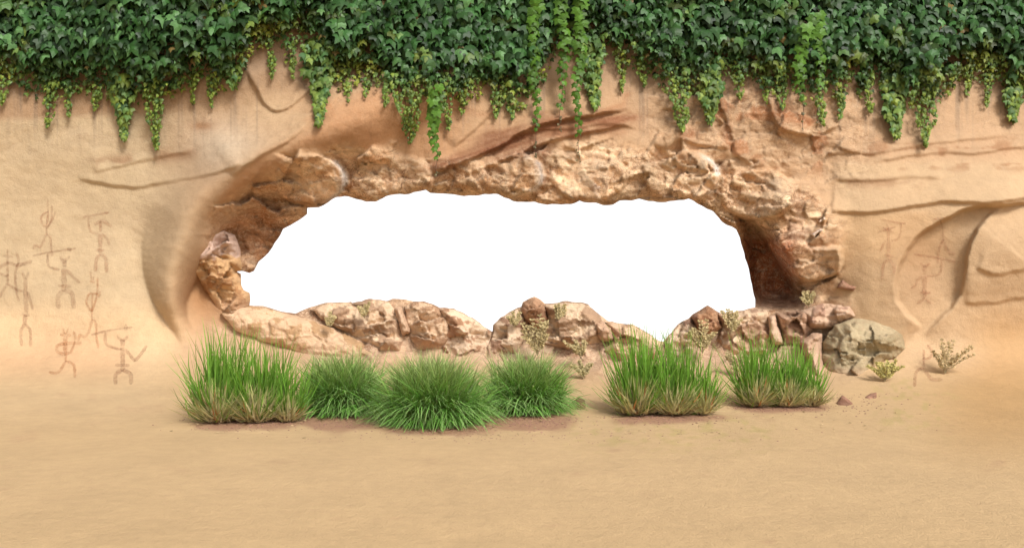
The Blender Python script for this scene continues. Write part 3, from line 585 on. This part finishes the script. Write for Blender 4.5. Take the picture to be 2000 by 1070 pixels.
# ------------------------------------------------------------------ leaves
def leaf_template(kind):
    if kind == 'ivy':
        o = [(0,.02,0),(-.24,.12,-.03),(-.50,-.10,-.10),(-.56,-.38,-.16),(-.27,-.42,-.05),(-.18,-.66,-.06),(0,-1,-.20),(.18,-.66,-.06),(.27,-.42,-.05),(.56,-.38,-.16),(.50,-.10,-.10),(.24,.12,-.03)]
    elif kind == 'small':
        o = [(0,0,0),(-.36,-.02,-.06),(-.42,-.40,-.10),(-.2,-.68,-.08),(0,-1,-.16),(.2,-.68,-.08),(.42,-.40,-.10),(.36,-.02,-.06)]
    else:
        o = [(0,0,0),(-.30,.16,-.05),(-.58,-.02,-.12),(-.46,-.26,-.04),(-.62,-.56,-.14),(-.26,-.62,-.04),(0,-1,-.16),(.26,-.62,-.04),(.62,-.56,-.14),(.46,-.26,-.04),(.58,-.02,-.12),(.30,.16,-.05)]
    o = o+[(0,-.42,.05)]; n = len(o)-1
    return np.array(o), np.array([(i, (i+1) % n, n) for i in range(n)])
def leaves(name, pos, size, tip, nrm, col, kind, mat, parent=None, **kw):
    T, Fc = leaf_template(kind); n = len(pos)
    t = tip/np.linalg.norm(tip, axis=1, keepdims=True); b = np.cross(t, nrm); b /= np.linalg.norm(b, axis=1, keepdims=True); nn = np.cross(b, t)
    xs_ = T[:, 0][None, :]*(.85+.3*rng.random((n, 1))); curl = (.6+1.2*rng.random((n, 1)))
    V = pos[:, None, :]+size[:, None, None]*(xs_[:, :, None]*b[:, None, :]-T[None, :, 1, None]*t[:, None, :]+(T[:, 2][None, :]*curl)[:, :, None]*nn[:, None, :])
    Fa = (Fc[None]+(np.arange(n)*len(T))[:, None, None]).reshape(-1, 3)
    C = np.repeat(col[:, None, :], len(T), 1); C[:, -1, :] *= 1.15
    return make_mesh(name, V.reshape(-1, 3), Fa, mat, parent, C.reshape(-1, 3), smooth=False, **kw)
def tube(paths, rad, name, mat, parent=None, sides=4, loc=None):
    V = []; Q = []; nb = 0
    for pth, r in zip(paths, rad):
        pth = np.asarray(pth, float); tg = np.gradient(pth, axis=0); tg /= np.linalg.norm(tg, axis=1, keepdims=True)
        a = np.cross(tg, (.3, 1, .2)); a /= np.linalg.norm(a, axis=1, keepdims=True); b = np.cross(tg, a); n = len(pth)
        rr = np.linspace(r, r*.45, n)
        for i in range(n):
            for k in range(sides):
                an = 2*math.pi*k/sides; V.append(pth[i]+rr[i]*(a[i]*math.cos(an)+b[i]*math.sin(an)))
        for i in range(n-1):
            for k in range(sides):
                k2 = (k+1) % sides; Q.append((nb+i*sides+k, nb+i*sides+k2, nb+(i+1)*sides+k2, nb+(i+1)*sides+k))
        nb += n*sides
    return make_mesh(name, np.array(V), Q, mat, parent, loc=loc)
def facing(n, up=.5, sx=.45, sy=.0):
    return np.stack([rng.normal(0, sx, n), -np.ones(n)+rng.normal(0, .2, n), up+rng.normal(0, .35, n)], -1)
def tipdir(n, sp=.45, outw=.35):
    return np.stack([rng.normal(0, sp, n), -np.abs(rng.normal(outw, .22, n)), -np.ones(n)], -1)

BND = [(-900,170),(-500,150),(-200,180),(0,160),(30,158),(60,176),(110,178),(150,180),(200,176),(225,172),(265,196),(345,196),(370,172),(400,160),(440,158),(470,145),(500,98),(540,84),(600,92),(650,130),(680,152),(720,160),(755,168),(830,180),(860,190),(890,178),(930,180),(970,192),(1020,200),(1062,176),(1078,112),(1100,88),(1140,92),(1190,106),(1215,128),(1240,128),(1290,165),(1355,172),(1405,140),(1425,130),(1450,150),(1500,160),(1560,166),(1610,180),(1660,182),(1710,160),(1735,170),(1780,190),(1850,185),(1880,155),(1920,150),(1960,165),(2000,190),(2200,160),(2500,180),(2900,160)]
bx, by = np.array(BND, float).T
def ivy_colour(n, t, cx_, cy_):
    """t 1 deep in the mass, 0 at the fringe"""
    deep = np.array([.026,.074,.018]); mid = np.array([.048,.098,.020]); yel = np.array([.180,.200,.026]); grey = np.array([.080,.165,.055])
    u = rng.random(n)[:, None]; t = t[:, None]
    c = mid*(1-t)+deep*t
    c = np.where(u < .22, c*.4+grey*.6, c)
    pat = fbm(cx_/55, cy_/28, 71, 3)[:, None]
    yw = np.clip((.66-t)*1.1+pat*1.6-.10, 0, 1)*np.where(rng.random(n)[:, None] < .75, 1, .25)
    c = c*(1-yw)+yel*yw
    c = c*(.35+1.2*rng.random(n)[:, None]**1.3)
    brown = (rng.random(n)[:, None] < .008)
    return np.where(brown, np.array([.14,.10,.03]), c)
def ivy_mass():
    n0 = 50000
    cx_ = rng.uniform(-880, 2880, n0); cy_ = rng.uniform(-170, 225, n0)
    ym = np.interp(cx_, bx, by)+20+34*fbm(cx_/20, cx_*0, 73, 3)
    dens = .92*sstep(ym-cy_, -4, 30)
    dens *= 1-.85*sstep(fbm(cx_/34, cy_/24, 74, 3), .26, .42)*sstep(cy_, 20, 60)
    off = (cx_ < -60) | (cx_ > 2060) | (cy_ < -40); dens *= np.where(off, .45, 1)
    k = rng.random(n0) < dens; cx_, cy_, ym = cx_[k], cy_[k], ym[k]; n = len(cx_)
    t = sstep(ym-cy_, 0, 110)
    size = (.054+.088*sstep(ym-cy_, 20, 120))*(.6+.75*rng.random(n))
    bush = .10+.36*t+.10*fbm(cx_/70, cy_/50, 75, 2)
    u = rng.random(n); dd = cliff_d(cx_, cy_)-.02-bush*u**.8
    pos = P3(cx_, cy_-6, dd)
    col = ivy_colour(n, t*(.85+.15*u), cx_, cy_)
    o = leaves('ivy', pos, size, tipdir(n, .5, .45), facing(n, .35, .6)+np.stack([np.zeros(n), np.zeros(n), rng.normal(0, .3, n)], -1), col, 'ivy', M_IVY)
    tag(o, 'thick curtain of dark green lobed ivy over the top of the cliff', 'ivy', kind='stuff')
ivy_mass()

def hanging(label, x, y0, y1, w, big=0, yel=.55, n=None, grp='ivy fringes hanging from the top of the cliff'):
    h = y1-y0; n = n or int(w*h/42*1.6)+14
    d0 = float(cliff_d(x, (y0+y1)/2)); loc = P3(x, y0, d0-.1); root = empty('hanging_ivy', loc)
    tag(root, label, 'hanging ivy', grp)
    t = rng.random(n)**.85; ww = w*.58*(1-t**2.2)*(.8+.4*vnoise(t*5, t*0+x, 4)*2)+1.5
    sway = 4*np.sin(t*3+x)
    cx_ = x+sway+ww*rng.uniform(-1, 1, n); cy_ = y0-22+(h+12)*t
    size = (.062+.055*big)*(1-.35*t)*(.75+.5*rng.random(n))
    dd = cliff_d(cx_, cy_)-.03-(.04+.17*(1-t*.6))*rng.random(n)*(.5+w/60)
    yel_ = np.array([.165,.215,.030]); gr = np.array([.050,.115,.034]); m_ = np.clip(yel+.25*(t-.4)+rng.normal(0, .25, n), 0, 1)[:, None]
    col = (gr*(1-m_)+yel_*m_)*(.65+.7*rng.random(n)[:, None])
    Pp = P3(cx_, cy_, dd)-loc
    leaves('leaves', Pp, size, tipdir(n, .35, .35), facing(n, .55), col, 'small' if not big else 'ivy', M_IVY, root)
    paths = []
    for k in range(2 if w < 30 else 4):
        ox = rng.uniform(-.3, .3)*w; tt = np.linspace(0, 1, 9)
        e = (1 if k == 0 else rng.uniform(.7, .98))
        qx = x+4*np.sin(tt*3+x)+ox*(1-tt)+rng.normal(0, .7, 9); qy = y0-12+(h+8)*tt*e
        paths.append(P3(qx, qy, cliff_d(qx, qy)-.05)-loc)
    tube(paths, [.006]*len(paths), 'stem', M_STEM, root)
H = [(8,140,212,30,0,.55,'at the far left edge of the wall'),(95,165,257,30,0,.6,'second from the left edge, pointed'),(131,175,237,22,0,.45,'short and thin, just right of the pointed left one'),(190,170,226,22,0,.7,'short yellow one above the left strata'),(238,165,278,36,1,.4,'with dark leaves left of the longest left one'),(305,170,300,52,0,.6,'broad and longest on the left side'),(380,160,216,16,0,.8,'thin yellow one left of the pale hollow'),(417,150,217,16,0,.75,'thin one right above the pale bulge'),(452,130,178,34,1,.25,'stubby dark one left of the bare patch'),(527,92,162,20,0,.6,'small faint one at the left of the bare patch'),(570,92,162,20,0,.6,'small faint one at the right of the bare patch'),(622,95,250,46,1,.35,'long loose one with big leaves over the swept ledge'),(677,140,207,22,0,.7,'short yellow one right of the loose long one'),(718,150,196,20,0,.6,'small one beside the broad central one'),(755,155,215,22,0,.55,'narrow one touching the broad central one'),(797,150,288,56,0,.62,'broad one left of the bright single vine'),(872,160,262,28,0,.5,'narrow one right behind the bright single vine'),(906,165,232,22,0,.7,'yellow tapering one right of the single vine'),(968,170,238,26,0,.5,'blunt one left of the three bright vines'),(1002,175,243,26,0,.4,'dark one just left of the three bright vines'),(1160,85,217,40,1,.35,'loose one just right of the three bright vines'),(1212,115,188,22,0,.75,'thin yellow one right of the bright vines'),(1255,120,178,24,0,.7,'small yellow one above the pale centre wall'),(1330,145,264,62,0,.55,'broad one right of the centre wall'),(1391,135,247,38,1,.4,'curved one right of the broad one'),(1443,125,202,26,0,.7,'short yellow one over the cracked wall'),(1498,140,212,16,0,.6,'thin one left of the red stain'),(1530,145,222,28,0,.5,'short one hanging over the red stain'),(1606,165,252,28,0,.6,'pointed one below the right bright vine'),(1640,170,240,24,0,.5,'thin one right of the right bright vine'),(1700,155,228,24,0,.7,'tapering yellow one on the right'),(1750,160,277,38,1,.4,'dark leaved one left of the longest right one'),(1812,170,294,54,0,.6,'broad and longest on the right side'),(1893,145,194,20,0,.75,'short yellow one near the right edge'),(1930,140,217,18,0,.7,'thin one near the right edge'),(1982,150,245,38,1,.35,'dark one at the far right edge')]
for (x, y0, y1, w, big, yl, lb) in H: hanging('hanging tuft of ivy, '+lb, x, y0, y1, w, big, yl)

def vine(label, x, y0, yl, y1, wx=14, big=.17, side=None):
    d0 = float(cliff_d(x, y0))-.55; loc = P3(x, y0, d0); root = empty('trailing_vine', loc); tag(root, label, 'vine', 'bright green vines trailing in front of the wall')
    tt = np.linspace(0, 1, 40); qx = x+3.5*np.sin(tt*7+x)+2*np.sin(tt*19); qy = y0+(y1-y0)*tt
    qd = d0+.0*tt+.12*tt
    paths = [P3(qx, qy, qd)-loc]
    n = int((yl-y0)/8.2); t = (np.arange(n)+.3*rng.random(n))/n; s = np.where(np.arange(n) % 2 == 0, 1, -1)
    yy_ = y0+(yl-y0)*t; ft = (yy_-y0)/(y1-y0); xx = np.interp(ft, tt, qx); dd = np.interp(ft, tt, qd)
    sz = big*(1-.62*t**1.6)*(.8+.35*rng.random(n))
    lx = xx+s*(2+wx*.42*(1-t*.8))*rng.uniform(.3, 1.1, n)
    Pp = P3(lx, yy_-4, dd-.03-.05*rng.random(n))-loc
    tp = np.stack([s*.35+rng.normal(0, .3, n), -.25+rng.normal(0, .1, n), -np.ones(n)], -1)
    nr = np.stack([s*.3+rng.normal(0, .3, n), -np.ones(n), .45+rng.normal(0, .25, n)], -1)
    col = np.array([.070,.155,.018])*(.6+.75*rng.random(n)[:, None])*np.array([1, 1, 1])
    leaves('leaves', Pp, sz, tp, nr, col, 'vine', M_VINE, root)
    # buds and small leaflets down the bare end
    m_ = int((y1-yl)/5)+2; yb = rng.uniform(yl-20, y1-2, m_); fb = (yb-y0)/(y1-y0); xb = np.interp(fb, tt, qx)+rng.normal(0, 2.2, m_)
    Pb = P3(xb, yb, np.interp(fb, tt, qd)-.02)-loc
    leaves('leaves', Pb, np.full(m_, .028)*(.7+.8*rng.random(m_)), tipdir(m_, .8, .3), facing(m_), np.array([.12,.10,.05])*(.6+.8*rng.random(m_)[:, None]), 'small', M_VINE, root)
    if side:
        sx, sy0, sy1 = side; qy2 = np.linspace(sy0, sy1, 12); qx2 = sx+1.5*np.sin(qy2/9); paths.append(P3(qx2, qy2, np.full(12, d0+.05))-loc)
    for i in range(0, n): 
        a = P3(xx[i], yy_[i]-9, dd[i])-loc; b = Pp[i]; paths.append([a, (a+b)/2+np.array([0, -.01, .01]), b])
    tube(paths, [.006]+[.0035]*(len(paths)-1), 'stem', M_STEM, root)
vine('bright green vine left of the gap in the ivy, leftmost of the middle three', 1045, -40, 262, 308, 11, .14)
vine('bright green vine with a bare side twig, middle of the three', 1098, -40, 222, 258, 11, .14, side=(1103, 160, 212))
vine('bright green vine reaching down to the dark ledge, rightmost of the middle three', 1131, -40, 272, 318, 11, .14)
vine('single bright green vine hanging alone over the left half of the arch', 850, 168, 316, 345, 12, .15)
vine('bright green vine over the dark gap, left of the right hand pair', 1566, 50, 212, 262, 10, .14)
vine('bright green vine over the dark gap, right of the right hand pair', 1600, 28, 182, 240, 11, .14)

# ------------------------------------------------------------------ grasses
def ribbons(P, side, wd, C):
    """P n x k x 3 centre lines; returns verts, quads, colours"""
    n, k, _ = P.shape; taper = np.array([.75, 1, .95, .8, .5, .08])[:k] if k == 6 else np.linspace(1, .1, k)
    off = side[:, None, :]*wd[:, None, None]*taper[None, :, None]*.5
    V = np.stack([P-off, P+off], 2).reshape(n*k*2, 3)
    i = np.arange(k-1); q = np.stack([2*i, 2*i+1, 2*i+3, 2*i+2], -1)
    Q = (q[None]+(np.arange(n)*2*k)[:, None, None]).reshape(-1, 4)
    return V, Q, np.repeat(C[:, :, None, :], 2, 2).reshape(-1, 3)
def blades(base, az, lean, L, curve, wd, C6):
    k = 6; t = np.linspace(0, 1, k)[None, :]
    th = lean[:, None]+curve[:, None]*t
    ds = L[:, None]/(k-1)
    hx = np.concatenate([np.zeros((len(L), 1)), np.cumsum(np.sin(th[:, :-1])*ds, 1)], 1); hz = np.concatenate([np.zeros((len(L), 1)), np.cumsum(np.cos(th[:, :-1])*ds, 1)], 1)
    P = base[:, None, :]+np.stack([hx*np.cos(az)[:, None], hx*np.sin(az)[:, None], hz], -1)
    P[:, :, 2] = np.maximum(P[:, :, 2], .005+.02*rng.random((len(L), 1)))
    a2 = rng.normal(0, .6, len(L)); side = np.stack([np.cos(a2), np.sin(a2), np.zeros_like(a2)], -1)
    return ribbons(P, side, wd, C6)
def cmul(c, n, v=.35): return np.array(c)[None]*(1-v+2*v*rng.random(n)[:, None])
def grad(cols, n, v=.3):
    f = (1-v+2*v*rng.random(n))[:, None, None]; return np.array(cols)[None]*f
def surf(x, y): return min(float(cliff_d(x, y)), F*CH/(y-CY)+.02)
def tall_grass(label, x, y, s, seedclumps):
    d = surf(x, y); o = P3(x, y, d); root = empty('grass_tuft', o); m = d/F       # metres per pixel there
    tag(root, label, 'grass tuft', 'tall upright grass tufts')
    gV = []; sV = []
    for (cx_, cy_, rad, h, n, sp) in seedclumps:
        n = int(n)
        bx_ = rng.normal(0, 1, n)*rad*.15*s*m; by_ = rng.normal(0, 1, n)*rad*.13*s*m
        base = np.stack([cx_*s*m+bx_, cy_*s*m+by_, np.zeros(n)], -1)
        az = rng.uniform(0, 2*math.pi, n); lean = np.abs(rng.normal(0, sp, n))
        outl = bx_/(rad*s*m+1e-6); az = np.where(rng.random(n) < .6, np.where(bx_ > 0, rng.normal(0, .7, n), math.pi+rng.normal(0, .7, n)), az)
        L = h*s*m*(.38+.88*rng.random(n)**2.6)*(1.08-.30*np.clip(lean, 0, 1.2))
        cv = -.70*lean+rng.normal(.10, .34, n)
        C = grad([(.38,.28,.15),(.26,.24,.10),(.10,.20,.03),(.12,.27,.028),(.15,.32,.035),(.21,.37,.07)], n, .38)
        gV.append(blades(base, az, lean, L, cv, np.full(n, 3.5*s*m)*(.5+.6*rng.random(n)), C))
        k = int(n*.55)
        base = np.stack([cx_*s*m+rng.normal(0, .08, k)*rad*s*m*1.6, cy_*s*m+rng.normal(0, .08, k)*rad*s*m-.07, np.zeros(k)], -1)
        az = np.where(rng.random(k) < .5, 0, math.pi)+rng.normal(0, .9, k); az = np.where(np.sin(az) > .2, -az, az)
        lean = rng.uniform(.1, 1.25, k); L = h*s*m*rng.uniform(.25, .60, k)
        C = grad([(.40,.30,.17),(.50,.39,.22),(.55,.45,.25),(.50,.44,.22),(.38,.38,.15),(.26,.30,.08)], k, .42)
        red = rng.random(k) < (.07 if sp > .33 else .03); C[red] *= np.array([1.1, .5, .45])
        sV.append(blades(base, az, lean, L, rng.normal(-.1, .3, k), np.full(k, 3.9*s*m)*(.6+.6*rng.random(k)), C))
    # a few bent and lying stalks
    k = 26; base = np.stack([rng.uniform(-60, 95, k)*s*m, rng.normal(-.05, .04, k), np.full(k, .01)], -1)
    sV.append(blades(base, np.where(rng.random(k) < .5, 0, math.pi)+rng.normal(0, .5, k)-.2, rng.uniform(.7, 1.3, k), rng.uniform(40, 90, k)*s*m, rng.uniform(.3, 1.2, k), np.full(k, 2.6*s*m), grad([(.42,.3,.16)]*6, k, .4)))
    for nm, lst in (('green_blades', gV), ('dry_base_blades', sV)):
        V = []; Q = []; C = []; nb = 0
        for v, q, c in lst: V.append(v); Q.append(q+nb); C.append(c); nb += len(v)
        make_mesh(nm, np.concatenate(V), np.concatenate(Q), M_GRASS, root, np.concatenate(C))
CL = [(-52,0,70,156,560,.60),(24,2,70,146,480,.60),(86,8,46,112,260,.5),(-38,26,80,156,260,.36),(52,28,70,140,220,.36)]
tall_grass('tall bright green grass tuft with straw base, at the left end of the row', 478, 823, 1.0, CL)
tall_grass('tall bright green grass tuft below the deepest notch of the rim', 1292, 809, .95, CL)
tall_grass('smaller bright green grass tuft at the right end of the row', 1518, 793, .80, CL)
def mound_grass(label, x, y, w, h, n, seed):
    d = surf(x, y); o = P3(x, y, d); root = empty('grass_mound', o); m = d/F; tag(root, label, 'grass mound', 'rounded drooping grass mounds')
    W = w*m; Hh = h*m
    base = np.stack([rng.normal(0, .12, n)*W, rng.normal(0, .07, n)*W, np.zeros(n)], -1)
    az = rng.uniform(0, 2*math.pi, n); az = np.where(rng.random(n) < .25, np.where(np.cos(az) > 0, 0, math.pi)+rng.normal(0, .5, n), az)
    lean = np.clip(np.abs(rng.normal(0, .55, n))+.04, 0, 1.2); L = Hh*(.50+.50*rng.random(n)**1.3)+lean*W*.02
    cv = .45+lean*1.9+rng.normal(0, .3, n)
    C = grad([(.13,.12,.04),(.07,.15,.02),(.085,.24,.03),(.13,.33,.05),(.22,.42,.11),(.36,.48,.20)], n, .55)
    up_ = lean < .35; C[up_] = C[up_]*np.array([1.15, .9, 1.0])
    V, Q, Cc = blades(base, az, lean, L, cv, np.full(n, 2.5*m)*(.6+.6*rng.random(n)), C)
    make_mesh('green_blades', V, Q, M_GRASS, root, Cc)
    k = int(n*.10); base = np.stack([rng.normal(0, .09, k)*W, rng.normal(-.03, .05, k)*W-.02, np.zeros(k)], -1)
    V, Q, Cc = blades(base, rng.uniform(math.pi, 2*math.pi, k), rng.uniform(.1, 1.1, k), Hh*rng.uniform(.3, .62, k), rng.uniform(.2, 1.3, k), np.full(k, 2.6*m), grad([(.16,.10,.05),(.24,.19,.09),(.26,.25,.11),(.22,.28,.10),(.2,.28,.09),(.2,.28,.09)], k, .4))
    make_mesh('dry_base_blades', V, Q, M_GRASS, root, Cc)
mound_grass('drooping green grass mound beside the left tall tuft, left of three', 668, 806, 190, 138, 4600, 1)
mound_grass('largest drooping green grass mound, middle of three', 846, 826, 235, 156, 6600, 2)
mound_grass('drooping green grass mound nearest the dark stone, right of three', 1028, 804, 190, 134, 4600, 3)

# ------------------------------------------------------------------ pale dry brush among the rocks
def brush(label, x, y, w, h, n=9, col=(.54,.44,.24), on='cliff'):
    d = (float(cliff_d(x, y))-.34) if y < 715 else surf(x, y)-.02
    o = P3(x, y, d); m = d/F; root = empty('dry_shrub', o); tag(root, label, 'dry shrub', 'pale dry shrubs among the rocks')
    stems = []; pos = []; tips = []; sz = []
    for i in range(n):
        a = rng.uniform(-1, 1)*.8; Ls = h*m*rng.uniform(.55, 1.0); tt = np.linspace(0, 1, 9)
        sx = a*w*.5*m*tt**1.2; sy = rng.uniform(-.5, .35)*w*.4*m*tt; sz_ = Ls*tt*(1-.25*abs(a)*tt)
        p = np.stack([sx+rng.normal(0, .03, 1)*tt, sy, sz_], -1); stems.append(p)
        for k in range(2, 9):
            for sgn in (-1, 1):
                tw = (.10*(1-tt[k])+.05)*rng.uniform(.6, 1.1)*h*m; dv = np.array([sgn*.8+.25*a, rng.uniform(-.6, .3), .75]); dv /= np.linalg.norm(dv)
                e_ = p[k]+dv*tw; stems.append(np.array([p[k], (p[k]+e_)/2, e_]))
                for q in range(5):
                    f = (q+1)/5; pos.append(p[k]+dv*tw*f); tips.append(dv*.7+rng.normal(0, .6, 3)+np.array([0, 0, .3])); sz.append(.030*rng.uniform(.6, 1.2))
    pos = np.array(pos); nl = len(pos)
    c_ = np.array(col)*(.7+.55*rng.random((nl, 1)))
    leaves('leaves', pos, np.array(sz), np.array(tips), facing(nl, .4, .7), c_, 'small', M_DRY, root)
    tube(stems, [.004]*len(stems), 'stem', M_DRYSTEM, root, 3)
M_DRYSTEM = plain('dry_stem', (.36,.28,.15))
for a in [('pale dry shrub in front of the dark pointed block in the middle', 1050, 695, 80, 78, 11), ('small dry shrub at the crest right of the dark block', 1092, 632, 40, 44, 6),
          ('low dry shrub left of the dark pointed block', 1005, 640, 34, 34, 5), ('dry shrub left of the right hand dark block', 1372, 690, 66, 70, 9),
          ('dry shrub right of the right hand dark block near the crest', 1428, 652, 46, 52, 6), ('tiny yellow shrub on top of the mottled boulder at left', 712, 622, 34, 34, 5),
          ('small yellow shrub left on the mottled boulder', 644, 640, 26, 34, 4), ('small pale shrub at the right corner of the cave mouth', 1580, 600, 42, 36, 6),
          ('low yellow shrub spreading under the large grey green boulder', 1728, 745, 92, 46, 12, (.52,.46,.18)), ('faded feathery shrub right of the large grey green boulder', 1845, 730, 120, 66, 10, (.56,.43,.25)),
          ('sparse dry shrub on the slope between the mounds and second tall tuft', 1140, 740, 60, 54, 6, (.48,.40,.22)), ('dry shrub between the two right hand tall tufts', 1440, 735, 56, 64, 7, (.48,.40,.22)),
          ('low dry shrub below the small angular block', 1135, 700, 80, 40, 8)]:
    brush(*a)
# pebbles and litter on the reddish soil
def pebbles():
    n = 2300; V = []; Q = []; SP = SOIL*2+[(1250,850,420,26),(1640,790,150,30),(900,855,420,14)]; ks = rng.integers(0, len(SP), n)
    oct_ = np.array([(1,0,0),(-1,0,0),(0,1,0),(0,-1,0),(0,0,1),(0,0,-1)], float); f = np.array([(0,2,4),(2,1,4),(1,3,4),(3,0,4),(2,0,5),(1,2,5),(3,1,5),(0,3,5)])
    for i, k in enumerate(ks):
        x, y, w, h = SP[k]; px_ = x+rng.normal(0, w*.5); py_ = y+rng.normal(0, h*.4); d = surf(px_, py_); s = rng.uniform(.003, .014)
        v = oct_*np.array([1, .8, .5])*s*(.7+.6*rng.random((6, 1))); V.append(v+P3(px_, py_, d)+np.array([0, 0, .002])); Q.append(f+6*i)
    tag(make_mesh('gravel', np.concatenate(V), np.concatenate(Q), M_SOIL, smooth=False), 'fine reddish gravel on the soil under the grasses', 'gravel', kind='stuff')
pebbles()
def litter():
    n = 90; x = rng.uniform(330, 1750, n); y = 850-np.abs(rng.normal(0, 26, n))+rng.normal(0, 6, n)
    d = np.array([surf(a, b) for a, b in zip(x, y)]); P = P3(x, y, d)+np.array([0, 0, .012])
    t = np.stack([rng.normal(0, 1, n), rng.normal(0, 1, n), rng.normal(0, .12, n)], -1)
    col = np.array([.50, .36, .22])*(.6+.6*rng.random((n, 1)))
    o = leaves('leaf_litter', P, rng.uniform(.015, .04, n), t, np.tile([0.05, -.1, 1.], (n, 1)), col, 'small', M_DRY)
    tag(o, 'small dry fallen leaves scattered on the sand round the grasses', 'leaf litter', kind='stuff')
litter()

# ------------------------------------------------------------------ light, world, camera
az_s, el_s = R(30), R(42)          # sun up to the left, behind the viewer
sd_ = Vector((math.sin(az_s)*math.cos(el_s), -math.cos(az_s)*math.cos(el_s), math.sin(el_s)))
su = bpy.data.lights.new('sun', 'SUN'); su.energy = 2.9; su.angle = R(15); su.color = (1, .97, .93)
so = bpy.data.objects.new('sun', su); COL.objects.link(so); so.location = (-6, -6, 12); so.rotation_euler = sd_.to_track_quat('Z', 'Y').to_euler()
wd = bpy.data.worlds.new('World'); scene.world = wd; wd.use_nodes = True; nt = wd.node_tree
bg = nt.nodes['Background']; sky = nt.nodes.new('ShaderNodeTexSky'); sky.sky_type = 'NISHITA'; sky.sun_disc = False
sky.sun_elevation = el_s; sky.sun_rotation = math.atan2(sd_.x, sd_.y); sky.dust_density = 4; sky.air_density = 1.0; sky.ozone_density = .6
hs = nt.nodes.new('ShaderNodeHueSaturation'); hs.inputs['Saturation'].default_value = .35
nt.links.new(sky.outputs[0], hs.inputs['Color']); nt.links.new(hs.outputs[0], bg.inputs[0]); bg.inputs[1].default_value = .145
cam = bpy.data.cameras.new('camera'); cam.sensor_width = 36; cam.lens = 36*F/2000; cam.clip_end = 1000
co = bpy.data.objects.new('camera', cam); COL.objects.link(co); co.location = (0, 0, CH); co.rotation_euler = (R(90), 0, 0); scene.camera = co
scene.view_settings.view_transform = 'Standard'; scene.view_settings.look = 'None'; scene.view_settings.exposure = 0.15; scene.view_settings.gamma = 1
